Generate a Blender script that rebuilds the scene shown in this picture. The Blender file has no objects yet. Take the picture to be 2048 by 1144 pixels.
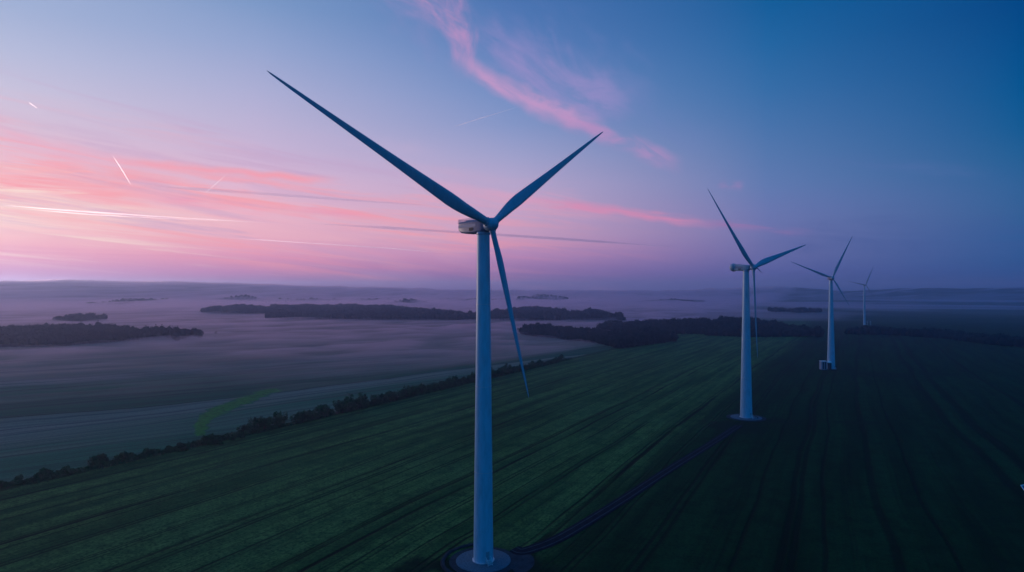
import bpy, bmesh, math, random
import numpy as np
from mathutils import Vector

random.seed(7)
RNG = np.random.default_rng(11)
S = bpy.context.scene
COL = S.collection
CAM_Z, F, HOR = 85.0, 1251.0, 575.0      # camera height, focal length and horizon in pixels of the 2048 px photograph

# ------------------------------------------------------------------ helpers
def srgb(r, g, b):
    f = lambda c: (c/255/12.92) if c/255 <= .04045 else ((c/255+.055)/1.055)**2.4
    return (f(r), f(g), f(b), 1)

def tag(o, label=None, cat=None, group=None, kind=None):
    if label: o['label'] = label
    if cat: o['category'] = cat
    if group: o['group'] = group
    if kind: o['kind'] = kind
    return o

def mesh_obj(name, verts, faces, mat=None, parent=None, smooth=False):
    me = bpy.data.meshes.new(name)
    if isinstance(verts, np.ndarray) and isinstance(faces, np.ndarray):
        nv, nf, k = len(verts), len(faces), faces.shape[1]
        me.vertices.add(nv); me.vertices.foreach_set('co', verts.astype(np.float32).ravel())
        me.loops.add(nf*k); me.loops.foreach_set('vertex_index', faces.astype(np.int32).ravel())
        me.polygons.add(nf); me.polygons.foreach_set('loop_start', np.arange(0, nf*k, k, dtype=np.int32))
        me.update(calc_edges=True)
    else:
        me.from_pydata([tuple(v) for v in verts], [], [tuple(f) for f in faces])
    if smooth: me.polygons.foreach_set('use_smooth', np.ones(len(me.polygons), dtype=bool))
    me.update()
    o = bpy.data.objects.new(name, me); COL.objects.link(o)
    if mat: me.materials.append(mat)
    if parent: o.parent = parent
    return o

class MB:
    """collects shapes for one mesh"""
    def __init__(self): self.v, self.f = [], []
    def add(self, vs, fs):
        b = len(self.v); self.v += [tuple(v) for v in vs]; self.f += [tuple(i+b for i in f) for f in fs]
    def box(self, c, sx, sy, sz, ax=(1,0,0), ay=(0,1,0), az=(0,0,1)):
        c = Vector(c); ax, ay, az = Vector(ax), Vector(ay), Vector(az); vs = []
        for k in (-1,1):
            for j in (-1,1):
                for i in (-1,1): vs.append(c+ax*(i*sx/2)+ay*(j*sy/2)+az*(k*sz/2))
        self.add(vs, [(0,2,3,1),(4,5,7,6),(0,1,5,4),(2,6,7,3),(0,4,6,2),(1,3,7,5)])
    def tube(self, p, q, r0, r1=None, n=10):
        p, q = Vector(p), Vector(q); r1 = r0 if r1 is None else r1; d = (q-p).normalized()
        a = d.cross(Vector((0,0,1)) if abs(d.z) < .9 else Vector((1,0,0))).normalized(); b = d.cross(a); vs = []
        for c, r in ((p,r0),(q,r1)):
            for i in range(n):
                t = 2*math.pi*i/n; vs.append(c+a*(r*math.cos(t))+b*(r*math.sin(t)))
        self.add(vs, [(i,(i+1)%n,n+(i+1)%n,n+i) for i in range(n)]+[tuple(range(n))[::-1], tuple(range(n,2*n))])
    def loft(self, rings, cap=True):
        n = len(rings[0]); vs = [p for r in rings for p in r]; fs = []
        for k in range(len(rings)-1):
            for i in range(n): fs.append((k*n+i, k*n+(i+1)%n, (k+1)*n+(i+1)%n, (k+1)*n+i))
        if cap: fs += [tuple(range(n))[::-1], tuple(range((len(rings)-1)*n, len(rings)*n))]
        self.add(vs, fs)
    def lathe(self, prof, c=(0,0,0), n=48, axis=None):
        c = Vector(c); az = Vector(axis).normalized() if axis else Vector((0,0,1))
        a = az.cross(Vector((0,1,0)) if abs(az.y) < .9 else Vector((1,0,0))).normalized(); b = az.cross(a)
        self.loft([[c+a*(r*math.cos(2*math.pi*i/n))+b*(r*math.sin(2*math.pi*i/n))+az*z for i in range(n)] for r, z in prof])
    def build(self, name, mat, parent=None, smooth=False, auto=None):
        o = mesh_obj(name, self.v, self.f, mat, parent, smooth)
        bm = bmesh.new(); bm.from_mesh(o.data); bmesh.ops.recalc_face_normals(bm, faces=bm.faces); bm.to_mesh(o.data); bm.free()
        if auto:
            o.data.polygons.foreach_set('use_smooth', np.ones(len(o.data.polygons), dtype=bool))
            o.data.set_sharp_from_angle(angle=math.radians(auto))
        return o

def empty(name, loc):
    o = bpy.data.objects.new(name, None); COL.objects.link(o); o.location = loc; o.empty_display_size = 2
    return o

# value noise -----------------------------------------------------------------
PERM = RNG.permutation(4096); VAL = RNG.random(4096)
def vnoise(x, y):
    x = np.asarray(x, float); y = np.asarray(y, float)
    xi, yi = np.floor(x).astype(int), np.floor(y).astype(int); fx, fy = x-xi, y-yi
    fx, fy = fx*fx*(3-2*fx), fy*fy*(3-2*fy)
    h = lambda a, b: VAL[(PERM[(a+PERM[b & 4095]) & 4095])]
    return (h(xi,yi)*(1-fx)+h(xi+1,yi)*fx)*(1-fy)+(h(xi,yi+1)*(1-fx)+h(xi+1,yi+1)*fx)*fy
def fbm(x, y, o=4):
    t, a, n = 0, 1, 0
    for k in range(o): t = t+a*vnoise(x*2**k+17*k, y*2**k-9*k); n += a; a *= .5
    return t/n
def sst(a, b, x):
    t = np.clip((np.asarray(x, float)-a)/(b-a), 0, 1); return t*t*(3-2*t)

# ------------------------------------------------------------------ terrain
RY = [-3000, 0, 195, 438, 718, 1100, 1642, 2400, 4000, 14000]
RZ = [6, 3, 0, -6, -8.5, -10.5, -13.4, -20, -25, -25]
yy = np.linspace(-3000, 14000, 1701); zz = np.interp(yy, RY, RZ); ker = np.hanning(17); ker /= ker.sum()
zs = np.convolve(np.pad(zz, 8, mode='edge'), ker, mode='valid')
ridge_z = lambda y: np.interp(y, yy, zs)

# the hedge along the left edge of the ridge field, x as a smooth function of y
hp = [(0,985),(100,958),(200,935),(350,905),(500,868),(640,835),(800,795),(950,765),(1080,738),(1160,714),(1250,692),(1330,676)]
hx, hy = [], []
for px, py in hp:
    y = 400.
    for _ in range(30): y = (CAM_Z-float(ridge_z(y)))*F/(py-HOR)
    hx.append((px-1024)/F*y); hy.append(y)
HC = np.polyfit(hy, hx, 3); Y0, Y1 = min(hy), max(hy)
def hedge_x(y):
    y = np.asarray(y, float); yc = np.clip(y, Y0, Y1)
    d = np.polyder(HC)
    return np.polyval(HC, yc)+np.where(y < Y0, (y-Y0)*np.polyval(d, Y0), 0)+np.where(y > Y1, (y-Y1)*.5, 0)
def across(x, y):
    m = .5
    return (x-hedge_x(y))/math.sqrt(1+m*m)

# far hills: crest height as seen round the horizon (azimuth in degrees -> height), all at about 8 km
HAZ = [-180,-75,-48,-39,-36,-33,-28,-22,-15,-8,-2,6,12,16,19,21,23,25,26.5,27.8,29,31,34,39,46,75,180]
HPY = [566,562,560,564,562,564.5,567,570,576,580,582,583,584,581.5,578.5,576.5,576,576.5,580,584,581,578,576,575.5,575,578,566]
MOUNDS = []   # x, y, rx, ry, height
def H(x, y):
    x = np.asarray(x, float); y = np.asarray(y, float)
    s = across(x, y)
    z = ridge_z(y)-13*sst(0, -220, s)*sst(4200, 900, y)
    z = z+1.6*(fbm(x/160, y/160, 2)-.5)*sst(300, 900, np.hypot(x-180, y-430))
    z = z+9*(fbm(x/900+5, y/900, 2)-.5)*sst(1300, 3000, np.hypot(x, y))
    r = np.hypot(x, y); az = np.degrees(np.arctan2(x, y))
    top = CAM_Z+(HOR-np.interp(az, HAZ, HPY))/F*r*np.cos(np.radians(np.clip(az, -60, 60)))+42*(fbm(az*1.3+40, r/4000, 4)-.5)
    R = 8200+700*np.sin(np.radians(az*3))
    w = np.where(r < R, 1500, 3200)
    z = z+(np.maximum(top, -5)+25)*np.exp(-((r-R)/w)**2)*np.where(r > 4200, 1, 0)*sst(4200, 6200, r)
    for mx, my, rx, ry, h in MOUNDS: z = z+h*np.exp(-((x-mx)/rx)**2-((y-my)/ry)**2)
    return z

def at(px, py, dz=0.0):
    """ground point seen at a pixel (dz: the point that much above the ground)"""
    lo, hi = 120., 13000.
    ys = np.concatenate([np.arange(120, 2500, 4.), np.arange(2500, 13000, 25.)]); kx, kz = (px-1024)/F, (HOR-py)/F
    d = CAM_Z+kz*ys-H(kx*ys, ys)-dz
    i = np.argmax(d <= 0) if (d <= 0).any() else len(ys)-1
    y = ys[i]
    if i > 0 and d[i] != d[i-1]: y = ys[i-1]+(ys[i]-ys[i-1])*d[i-1]/(d[i-1]-d[i])
    return float(kx*y), float(y)

for px, py, rx, h in ((1085,601,210,34),(1050,600,90,20),(482,600,170,30),(822,607,130,26),(1350,604,260,22),(262,606,200,14),(160,640,90,5)):
    x, y = at(px, py); MOUNDS.append((x, y, rx, rx*.7, h))

# ------------------------------------------------------------------ node helpers
class NT:
    def __init__(self, tree): self.t = tree; self.n = tree.nodes; self.l = tree.links
    def new(self, kind, **kw):
        nd = self.n.new(kind)
        for k, v in kw.items(): setattr(nd, k, v)
        return nd
    def put(self, sock, v):
        if isinstance(v, bpy.types.NodeSocket): self.l.new(v, sock)
        else: sock.default_value = v
    def m(self, op, a, b=0., c=0., clamp=False):
        nd = self.new('ShaderNodeMath', operation=op, use_clamp=clamp)
        for s, v in zip(nd.inputs, (a, b, c)): self.put(s, v)
        return nd.outputs[0]
    def smooth(self, x, a, b, to0=0., to1=1., kind='SMOOTHSTEP'):
        nd = self.new('ShaderNodeMapRange', interpolation_type=kind)
        for s, v in zip(nd.inputs, (x, a, b, to0, to1)): self.put(s, v)
        return nd.outputs[0]
    def mix(self, f, a, b, blend='MIX'):
        nd = self.new('ShaderNodeMix', data_type='RGBA', blend_type=blend)
        self.put(nd.inputs[0], f); self.put(nd.inputs[6], a); self.put(nd.inputs[7], b)
        return nd.outputs[2]
    def vec(self, x, y, z=0.):
        nd = self.new('ShaderNodeCombineXYZ')
        for s, v in zip(nd.inputs, (x, y, z)): self.put(s, v)
        return nd.outputs[0]
    def noise(self, v, scale=1., detail=3., rough=.55, dist=0.):
        nd = self.new('ShaderNodeTexNoise'); self.l.new(v, nd.inputs['Vector'])
        nd.inputs['Scale'].default_value = scale; nd.inputs['Detail'].default_value = detail
        nd.inputs['Roughness'].default_value = rough; nd.inputs['Distortion'].default_value = dist
        return nd.outputs['Fac']
    def ramp(self, x, stops):
        nd = self.new('ShaderNodeValToRGB'); cr = nd.color_ramp
        while len(cr.elements) < len(stops): cr.elements.new(.5)
        for e, (p, c) in zip(cr.elements, stops): e.position = p; e.color = c
        self.l.new(x, nd.inputs[0]); return nd.outputs[0]

def material(name):
    m = bpy.data.materials.new(name); m.use_nodes = True
    t = NT(m.node_tree); b = m.node_tree.nodes['Principled BSDF']
    return m, t, b

def paint(name, col, rough=.45, var=.12, scale=.25, metallic=0., spec=.4):
    m, t, b = material(name)
    g = t.new('ShaderNodeTexCoord').outputs['Object']
    mp = t.new('ShaderNodeMapping'); t.l.new(g, mp.inputs[0]); mp.inputs['Scale'].default_value = (1, 1, .18)
    n = t.noise(mp.outputs[0], scale*4, 5, .6)
    dark = tuple(c*(1-var*2) for c in col[:3])+(1,)
    c = t.mix(t.smooth(n, .35, .75), col, dark)
    t.l.new(c, b.inputs['Base Color']); b.inputs['Roughness'].default_value = rough; b.inputs['Metallic'].default_value = metallic; b.inputs['Specular IOR Level'].default_value = spec
    return m

M_TOWER = paint('tower_paint', (.36,.56,.65,1), .42, .11)
M_BLADE = paint('blade_gelcoat', (.25,.36,.43,1), .35, .06)
M_HUB = paint('hub_gelcoat', (.30,.40,.50,1), .38, .08)
M_NAC = paint('nacelle_paint', (.10,.14,.25,1), .45, .1)
M_NACPALE = paint('nacelle_grey', (.27,.40,.48,1), .45, .1)
M_BAND = paint('nacelle_band', (.20,.25,.38,1), .45, .05)
M_STEEL = paint('galvanised_steel', (.62,.63,.65,1), .4, .15, 1., .3)
M_WHITE = paint('white_metal', (.85,.85,.85,1), .4, .05)
M_DOOR = paint('door_grey', (.30,.33,.37,1), .5, .1)
M_DARK = paint('dark_louvre', (.03,.035,.04,1), .6, .1)
M_CABINET = paint('cabinet_paint', (.26,.34,.42,1), .5, .12)
M_CONC = paint('concrete', (.10,.155,.19,1), .85, .22, .5, 0., .08)
M_GLASSBLUE = paint('blue_panel', (.06,.14,.26,1), .15, .1)

def gravel_mat():
    m, t, b = material('gravel')
    g = t.new('ShaderNodeNewGeometry').outputs['Position']
    n = t.noise(g, .35, 6, .7); n2 = t.noise(g, 3, 3)
    c = t.mix(t.smooth(n, .3, .7), (.018,.028,.038,1), (.042,.055,.068,1))
    c = t.mix(t.smooth(n2, .45, .7, 0, .5), c, (.012,.018,.018,1))
    t.l.new(c, b.inputs['Base Color']); b.inputs['Roughness'].default_value = .95; b.inputs['Specular IOR Level'].default_value = .05
    return m
M_GRAVEL = gravel_mat()

def leaf_mat(name, a, b_):
    m, t, b = material(name)
    g = t.new('ShaderNodeNewGeometry')
    n = t.noise(g.outputs['Position'], .22, 3)
    c = t.mix(t.smooth(n, .3, .7), a, b_)
    t.l.new(c, b.inputs['Base Color']); b.inputs['Roughness'].default_value = .8
    b.inputs['Specular IOR Level'].default_value = .03
    return m
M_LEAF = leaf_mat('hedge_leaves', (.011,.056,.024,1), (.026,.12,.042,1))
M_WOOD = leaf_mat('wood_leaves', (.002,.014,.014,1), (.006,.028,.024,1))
M_BARK = paint('bark', (.05,.04,.03,1), .9, .2)

# ------------------------------------------------------------------ ground
def axis_pts(lo, hi, fine_lo, fine_hi, step, grow):
    c = list(np.arange(fine_lo, fine_hi+.01, step)); a, d = fine_hi, step
    while a < hi: d *= grow; a += d; c.append(min(a, hi))
    a, d = fine_lo, step; left = []
    while a > lo: d *= grow; a -= d; left.append(max(a, lo))
    return np.array(left[::-1]+c)
GX = axis_pts(-12500, 12500, -330, 620, 4., 1.045); GY = axis_pts(-2500, 13500, 150, 900, 3.5, 1.03)
XX, YY = np.meshgrid(GX, GY); ZZ = H(XX, YY)
PADS = [(-8.9,194.6,0.,15.5),(163.8,437.8,-6.,13.),(366.,717.8,-8.5,11.),(925.,1641.9,-13.4,10.)]
def flat(x, y, z):
    for cx, cy, cz, r in PADS:
        w = sst(r+9, r+1, np.hypot(x-cx, y-cy)); z = z*(1-w)+cz*w
    return z
ZZ = flat(XX, YY, ZZ)
def ground_z(x, y): return float(flat(np.array(x, float), np.array(y, float), H(x, y)))

def grid_faces(ny, nx):
    i = np.arange(ny-1)[:,None]*nx+np.arange(nx-1)[None,:]
    return np.stack([i, i+1, i+nx+1, i+nx], -1).reshape(-1, 4)

def ground_mat():
    m, t, b = material('fields')
    P = t.new('ShaderNodeNewGeometry').outputs['Position']
    sx = t.new('ShaderNodeSeparateXYZ'); t.l.new(P, sx.inputs[0]); x, y = sx.outputs[0], sx.outputs[1]
    s0 = t.new('ShaderNodeAttribute', attribute_name='across').outputs['Fac']
    soil_shade = t.new('ShaderNodeAttribute', attribute_name='soil_shade').outputs['Fac']
    wob = t.m('MULTIPLY', t.m('SUBTRACT', t.noise(t.vec(t.m('MULTIPLY', s0, .012), t.m('MULTIPLY', y, .0065)), 1, 2), .5), 10.)
    s = t.m('ADD', s0, wob)
    fv = t.vec(t.m('MULTIPLY', s, .09), t.m('MULTIPLY', y, .006))
    broad = t.noise(fv, 1., 4, .6)
    patch = t.noise(P, .012, 4, .55)
    fine = t.noise(P, .9, 4, .7)
    streak = t.noise(t.vec(t.m('MULTIPLY', s, 1.1), t.m('MULTIPLY', y, .03)), 1., 3, .6)
    # the crop of the ridge field
    mid = t.noise(P, .11, 4, .65)
    crop = t.mix(t.smooth(broad, .34, .64), (.028,.092,.025,1), (.120,.225,.058,1))
    crop = t.mix(t.smooth(mid, .42, .7, 0, .6), crop, (.009,.055,.018,1))
    crop = t.mix(t.smooth(patch, .45, .75, 0, .6), crop, (.085,.175,.056,1))
    crop = t.mix(t.smooth(fine, .4, .68, 0, .8), crop, (.005,.032,.010,1))
    crop = t.mix(t.smooth(streak, .45, .7, 0, .45), crop, (.007,.045,.013,1))
    # the crop beyond the farm track, vignette darkening painted into its colour
    dk = t.mix(t.smooth(broad, .3, .7), (.0025,.024,.009,1), (.010,.062,.020,1))
    dk = t.mix(t.smooth(mid, .42, .7, 0, .6), dk, (.002,.018,.007,1))
    dk = t.mix(t.smooth(fine, .4, .7, 0, .7), dk, (.002,.016,.006,1))
    right = t.smooth(t.m('ADD', s0, t.m('MULTIPLY', patch, 20)), 226, 262)
    crop = t.mix(right, crop, dk)
    # wheel tracks in pairs, parallel to the hedge
    def line(off, half):   # lines at a single place across the field
        d = t.m('ABSOLUTE', t.m('SUBTRACT', s, off)); return t.smooth(d, half*.5, half*1.5, 1, 0)
    def comb(per, off, half, amt):
        d = t.m('ABSOLUTE', t.m('SUBTRACT', t.m('FLOORED_MODULO', t.m('ADD', s, off), per), per*.5)); return t.smooth(d, half*.5, half*1.6, amt, 0)
    lines = comb(19.7, 0., .42, .85)
    for per, off, half, amt in ((19.7,2.3,.42,.8),(19.7,8.1,.26,.45),(31.,4.,.38,.8),(53.,11.,.85,.95),(6.6,1.,.3,.28)):
        lines = t.m('MAXIMUM', lines, comb(per, off, half, amt))
    fade = t.smooth(t.noise(t.vec(t.m('MULTIPLY', s, .2), t.m('MULTIPLY', y, .012)), 1, 2), .28, .55, .15, 1.)
    lines = t.m('MULTIPLY', lines, fade)
    lines = t.m('MULTIPLY', lines, t.smooth(s0, 235, 262, 1, .3))
    for off, half in ((262,.8),(265,.8),(290,.6),(303,1.1),(306,1.),(314,.7),(334,1.6),(351,.7),(388,2.6),(402,3.),(447,2.)):
        lines = t.m('MAXIMUM', lines, t.m('MULTIPLY', line(off, half), .68))
    crop = t.mix(lines, crop, (.006,.011,.007,1))
    # rough verge under the hedge
    verge = t.mix(t.smooth(fine, .3, .7), (.014,.04,.012,1), (.035,.075,.022,1))
    # valley fields
    tv0 = t.m('ADD', t.m('MULTIPLY', x, -.61), t.m('MULTIPLY', y, .79))
    w2 = t.m('MULTIPLY', t.m('SUBTRACT', t.noise(P, .006, 3), .5), 60.)
    tv = t.m('ADD', tv0, w2)
    vb = t.noise(t.vec(t.m('MULTIPLY', tv, .012), t.m('MULTIPLY', x, .0016)), 1., 3, .6)
    vs = t.noise(t.vec(t.m('MULTIPLY', tv, .10), t.m('MULTIPLY', x, .004)), 1., 4, .65)
    val = t.mix(t.smooth(vb, .38, .62), (.030,.150,.070,1), (.23,.235,.165,1))
    val = t.mix(t.m('MULTIPLY', t.smooth(tv, 640, 648), t.smooth(tv, 712, 740, .8, 0)), val, (.018,.11,.05,1))
    val = t.mix(t.m('MULTIPLY', t.smooth(tv, 560, 600), t.smooth(tv, 632, 640, .75, 0)), val, (.25,.25,.175,1))
    val = t.mix(t.smooth(tv, 470, 560, .6, 0), val, (.04,.18,.09,1))
    val = t.mix(t.smooth(vs, .42, .68, 0, .75), val, (.025,.060,.036,1))
    val = t.mix(t.smooth(fine, .4, .7, 0, .6), val, (.02,.045,.026,1))
    def vline(off, half):
        half *= 1.5; d = t.m('ABSOLUTE', t.m('SUBTRACT', tv, off)); return t.smooth(d, half*.5, half*1.6, .95, 0)
    vl = vline(640, 1.3)
    for off, half in ((812,1.2),(716,.8),(760,.7),(842,.8),(905,1.2),(690,.6),(585,.7),(1010,1.6),(1160,2.),(1400,2.5)): vl = t.m('MAXIMUM', vl, vline(off, half))
    val = t.mix(vl, val, (.018,.026,.016,1))
    far = t.noise(t.vec(t.m('MULTIPLY', x, .0011), t.m('MULTIPLY', y, .003)), 1., 3, .6)
    val = t.mix(t.smooth(y, 900, 2200), val, t.mix(t.smooth(far, .35, .65), (.04,.06,.035,1), (.10,.10,.065,1)))
    edge = t.m('ADD', s0, t.m('MULTIPLY', t.m('SUBTRACT', t.noise(P, .06, 3), .5), 8.))
    c = t.mix(t.smooth(edge, -10, -7.5), val, verge)
    c = t.mix(t.smooth(edge, .2, 1.6), c, crop)
    # the ridge field ends beyond the woods
    c = t.mix(t.smooth(y, 1500, 2300), c, val)
    # bare earth round the turbine bases, with turbine shadows painted into the colour
    sn = t.m('ADD', soil_shade, t.m('MULTIPLY', t.m('SUBTRACT', t.noise(P, .09, 4, .6), .5), .7))
    c = t.mix(t.m('MULTIPLY', t.smooth(sn, .35, .6), t.smooth(soil_shade, .02, .12)), c, (.005,.022,.011,1))
    t.l.new(c, b.inputs['Base Color']); b.inputs['Roughness'].default_value = .95; b.inputs['Specular IOR Level'].default_value = .03
    bp = t.new('ShaderNodeBump'); bp.inputs['Strength'].default_value = .6; bp.inputs['Distance'].default_value = .9
    hgt = t.m('SUBTRACT', fine, t.m('MULTIPLY', lines, .8)); t.l.new(hgt, bp.inputs['Height']); t.l.new(bp.outputs[0], b.inputs['Normal'])
    return m

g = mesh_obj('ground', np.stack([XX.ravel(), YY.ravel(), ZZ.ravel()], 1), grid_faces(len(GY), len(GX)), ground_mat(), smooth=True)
at_s = g.data.attributes.new('across', 'FLOAT', 'POINT'); at_s.data.foreach_set('value', across(XX, YY).ravel().astype(np.float32))
sl = np.zeros_like(XX)  # patches of bare earth and painted shadow near the turbines
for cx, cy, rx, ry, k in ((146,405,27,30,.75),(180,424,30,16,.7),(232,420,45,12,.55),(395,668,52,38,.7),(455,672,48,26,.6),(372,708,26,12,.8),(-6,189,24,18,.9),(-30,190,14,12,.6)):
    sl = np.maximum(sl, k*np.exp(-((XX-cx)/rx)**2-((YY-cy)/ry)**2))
at_o = g.data.attributes.new('soil_shade', 'FLOAT', 'POINT'); at_o.data.foreach_set('value', sl.ravel().astype(np.float32))
tag(g, 'dark green crop fields and misty valley reaching to the low hills', 'ground', kind='structure')

# ------------------------------------------------------------------ farm track from the near turbine to the second one
def catmull(pts, n=16):
    pts = [np.array(p, float) for p in pts]; pts = [2*pts[0]-pts[1]]+pts+[2*pts[-1]-pts[-2]]; out = []
    for i in range(1, len(pts)-2):
        a, b, c, d = pts[i-1:i+3]
        for k in range(n):
            u = k/n; out.append(.5*((2*b)+(-a+c)*u+(2*a-5*b+4*c-d)*u*u+(-a+3*b-3*c+d)*u**3))
    return out+[pts[-2]]
def strip(name, line, width, mat, lift, cols=9):
    line = [np.array(p) for p in line]; vs, fs, uv = [], [], []
    for i, p in enumerate(line):
        d = line[min(i+1, len(line)-1)]-line[max(i-1, 0)]; d /= np.linalg.norm(d); nrm = np.array((d[1], -d[0]))
        for k in range(cols):
            u = k/(cols-1)-.5; q = p+nrm*u*width
            vs.append((q[0], q[1], ground_z(q[0], q[1])+lift+.12*(1-(2*u)**4))); uv.append(u)
    for i in range(len(line)-1):
        for k in range(cols-1): fs.append((i*cols+k, i*cols+k+1, (i+1)*cols+k+1, (i+1)*cols+k))
    o = mesh_obj(name, vs, fs, mat, smooth=True)
    a = o.data.attributes.new('side', 'FLOAT', 'POINT'); a.data.foreach_set('value', np.array(uv, np.float32))
    return o
def track_mat():
    m, t, b = material('track')
    P = t.new('ShaderNodeNewGeometry').outputs['Position']
    u = t.m('ABSOLUTE', t.new('ShaderNodeAttribute', attribute_name='side').outputs['Fac'])
    n = t.noise(P, .5, 5, .65); n2 = t.noise(P, .08, 3)
    rut = t.smooth(t.m('ABSOLUTE', t.m('SUBTRACT', u, t.m('ADD', .24, t.m('MULTIPLY', t.m('SUBTRACT', n2, .5), .06)))), .015, .07, 1, 0)
    c = t.mix(t.smooth(n, .3, .7), (.003,.007,.014,1), (.009,.015,.022,1))
    c = t.mix(t.m('MULTIPLY', rut, t.smooth(n, .25, .6, .5, 1)), c, (.03,.055,.072,1))
    t.l.new(c, b.inputs['Base Color']); b.inputs['Roughness'].default_value = .95; b.inputs['Specular IOR Level'].default_value = .05
    return m
tl = [at(*p) for p in ((1046,1104),(1085,1091),(1140,1064),(1240,1003),(1340,938),(1430,882))]
tl = [(0.5, 203.5)]+tl+[at(1462,861), at(1478,851)]
tr = strip('farm_track', catmull(tl), 5.6, track_mat(), .06)
tag(tr, 'narrow gravel farm track with two pale wheel ruts curving to the second turbine', 'track', kind='structure')

# grass bank in the valley: a bright green strip
bank = [at(*p) for p in ((402,872),(404,850),(420,832),(445,818),(475,806),(510,793),(545,780),(556,778))]
bl = catmull(bank, 8); bw = np.interp(np.arange(len(bl))/(len(bl)-1), [0,.2,.35,.6,.85,1], [7,14,26,34,24,5])
vs, fs = [], []
for i, p in enumerate(bl):
    d = bl[min(i+1, len(bl)-1)]-bl[max(i-1, 0)]; d /= np.linalg.norm(d); nrm = np.array((d[1], -d[0]))
    for k in range(13):
        u = k/12-.5; w = bw[i]*(1+.8*(vnoise(i*.9+(50 if u > 0 else 0), 3.)-.5)); q = p+nrm*u*w
        hgt = .55*(1-(2*u)**2)*(.7+.6*float(fbm(q[0]/3, q[1]/3, 2)))
        vs.append((q[0], q[1], ground_z(*q)-.12+hgt))
for i in range(len(bl)-1):
    for k in range(12): fs.append((i*13+k, i*13+k+1, (i+1)*13+k+1, (i+1)*13+k))
m, t, b = material('lush_grass'); P = t.new('ShaderNodeNewGeometry').outputs['Position']
n = t.noise(P, .25, 5, .7)
n3 = t.noise(P, .07, 4, .65); sd = t.new('ShaderNodeAttribute', attribute_name='side').outputs['Fac']
fr_b = t.smooth(t.m('ADD', sd, t.m('MULTIPLY', t.m('SUBTRACT', n3, .5), 1.6)), .45, .95)
gc = t.mix(t.smooth(n, .35, .65), (.012,.085,.016,1), (.048,.25,.04,1))
t.l.new(t.mix(fr_b, gc, (.026,.125,.06,1)), b.inputs['Base Color']); b.inputs['Roughness'].default_value = .95
b.inputs['Specular IOR Level'].default_value = .03
ob_ = mesh_obj('grass_bank', vs, fs, m, smooth=True)
at_b = ob_.data.attributes.new('side', 'FLOAT', 'POINT'); at_b.data.foreach_set('value', np.tile(np.abs(np.linspace(-1, 1, 13)), len(bl)).astype(np.float32))
tag(ob_, 'bright green grass bank winding between the misty valley fields', 'grass', kind='stuff')

# ------------------------------------------------------------------ wind turbines
def rrect(c, ay, az, w, h, r, n=6):
    pts = []; c = Vector(c)
    for sx, sz, a0 in ((1,1,0),(-1,1,90),(-1,-1,180),(1,-1,270)):
        for k in range(n+1):
            a = math.radians(a0+90*k/n)
            pts.append(c+ay*(sx*(w/2-r)+r*math.cos(a))+az*(sz*(h/2-r)+r*math.sin(a)))
    return pts

def blade_mesh(hub, d, n, L, root=1.25):
    c0 = d.cross(n).normalized(); mb = MB(); rings = []
    fr = [0,.02,.05,.09,.13,.17,.21,.27,.35,.45,.55,.65,.75,.84,.91,.96,.985,1]
    for q in fr:
        r = root+q*(L-root)
        ch = np.interp(q, [0,.03,.10,.19,.30,.5,.75,.93,.985,1], [2.1,2.1,2.9,3.7,3.25,2.3,1.4,.75,.4,.1])*L/66
        th = np.interp(q, [0,.03,.10,.2,.4,.7,1], [1,1,.62,.34,.24,.19,.16])*ch
        tw = math.radians(np.interp(q, [0,.15,.4,.7,1], [16,13,6,2,0])); rnd = max(0, 1-q/.12)
        c = c0*math.cos(tw)+n*math.sin(tw); w = d.cross(c).normalized(); ring = []
        for k in range(20):
            a = 2*math.pi*k/20
            xa = .5*math.cos(a); ta = (.5*math.sin(a))*(1-.62*(1-rnd)*(.5-xa)**1.0 if True else 1)
            xo = xa-.17*(1-rnd)                                  # leading edge stays near the pitch axis
            ring.append(hub+d*r+c*(xo*ch)+w*(ta*th)+n*(.012*L*q*q))
        rings.append(ring)
    mb.loft(rings); return mb

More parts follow.
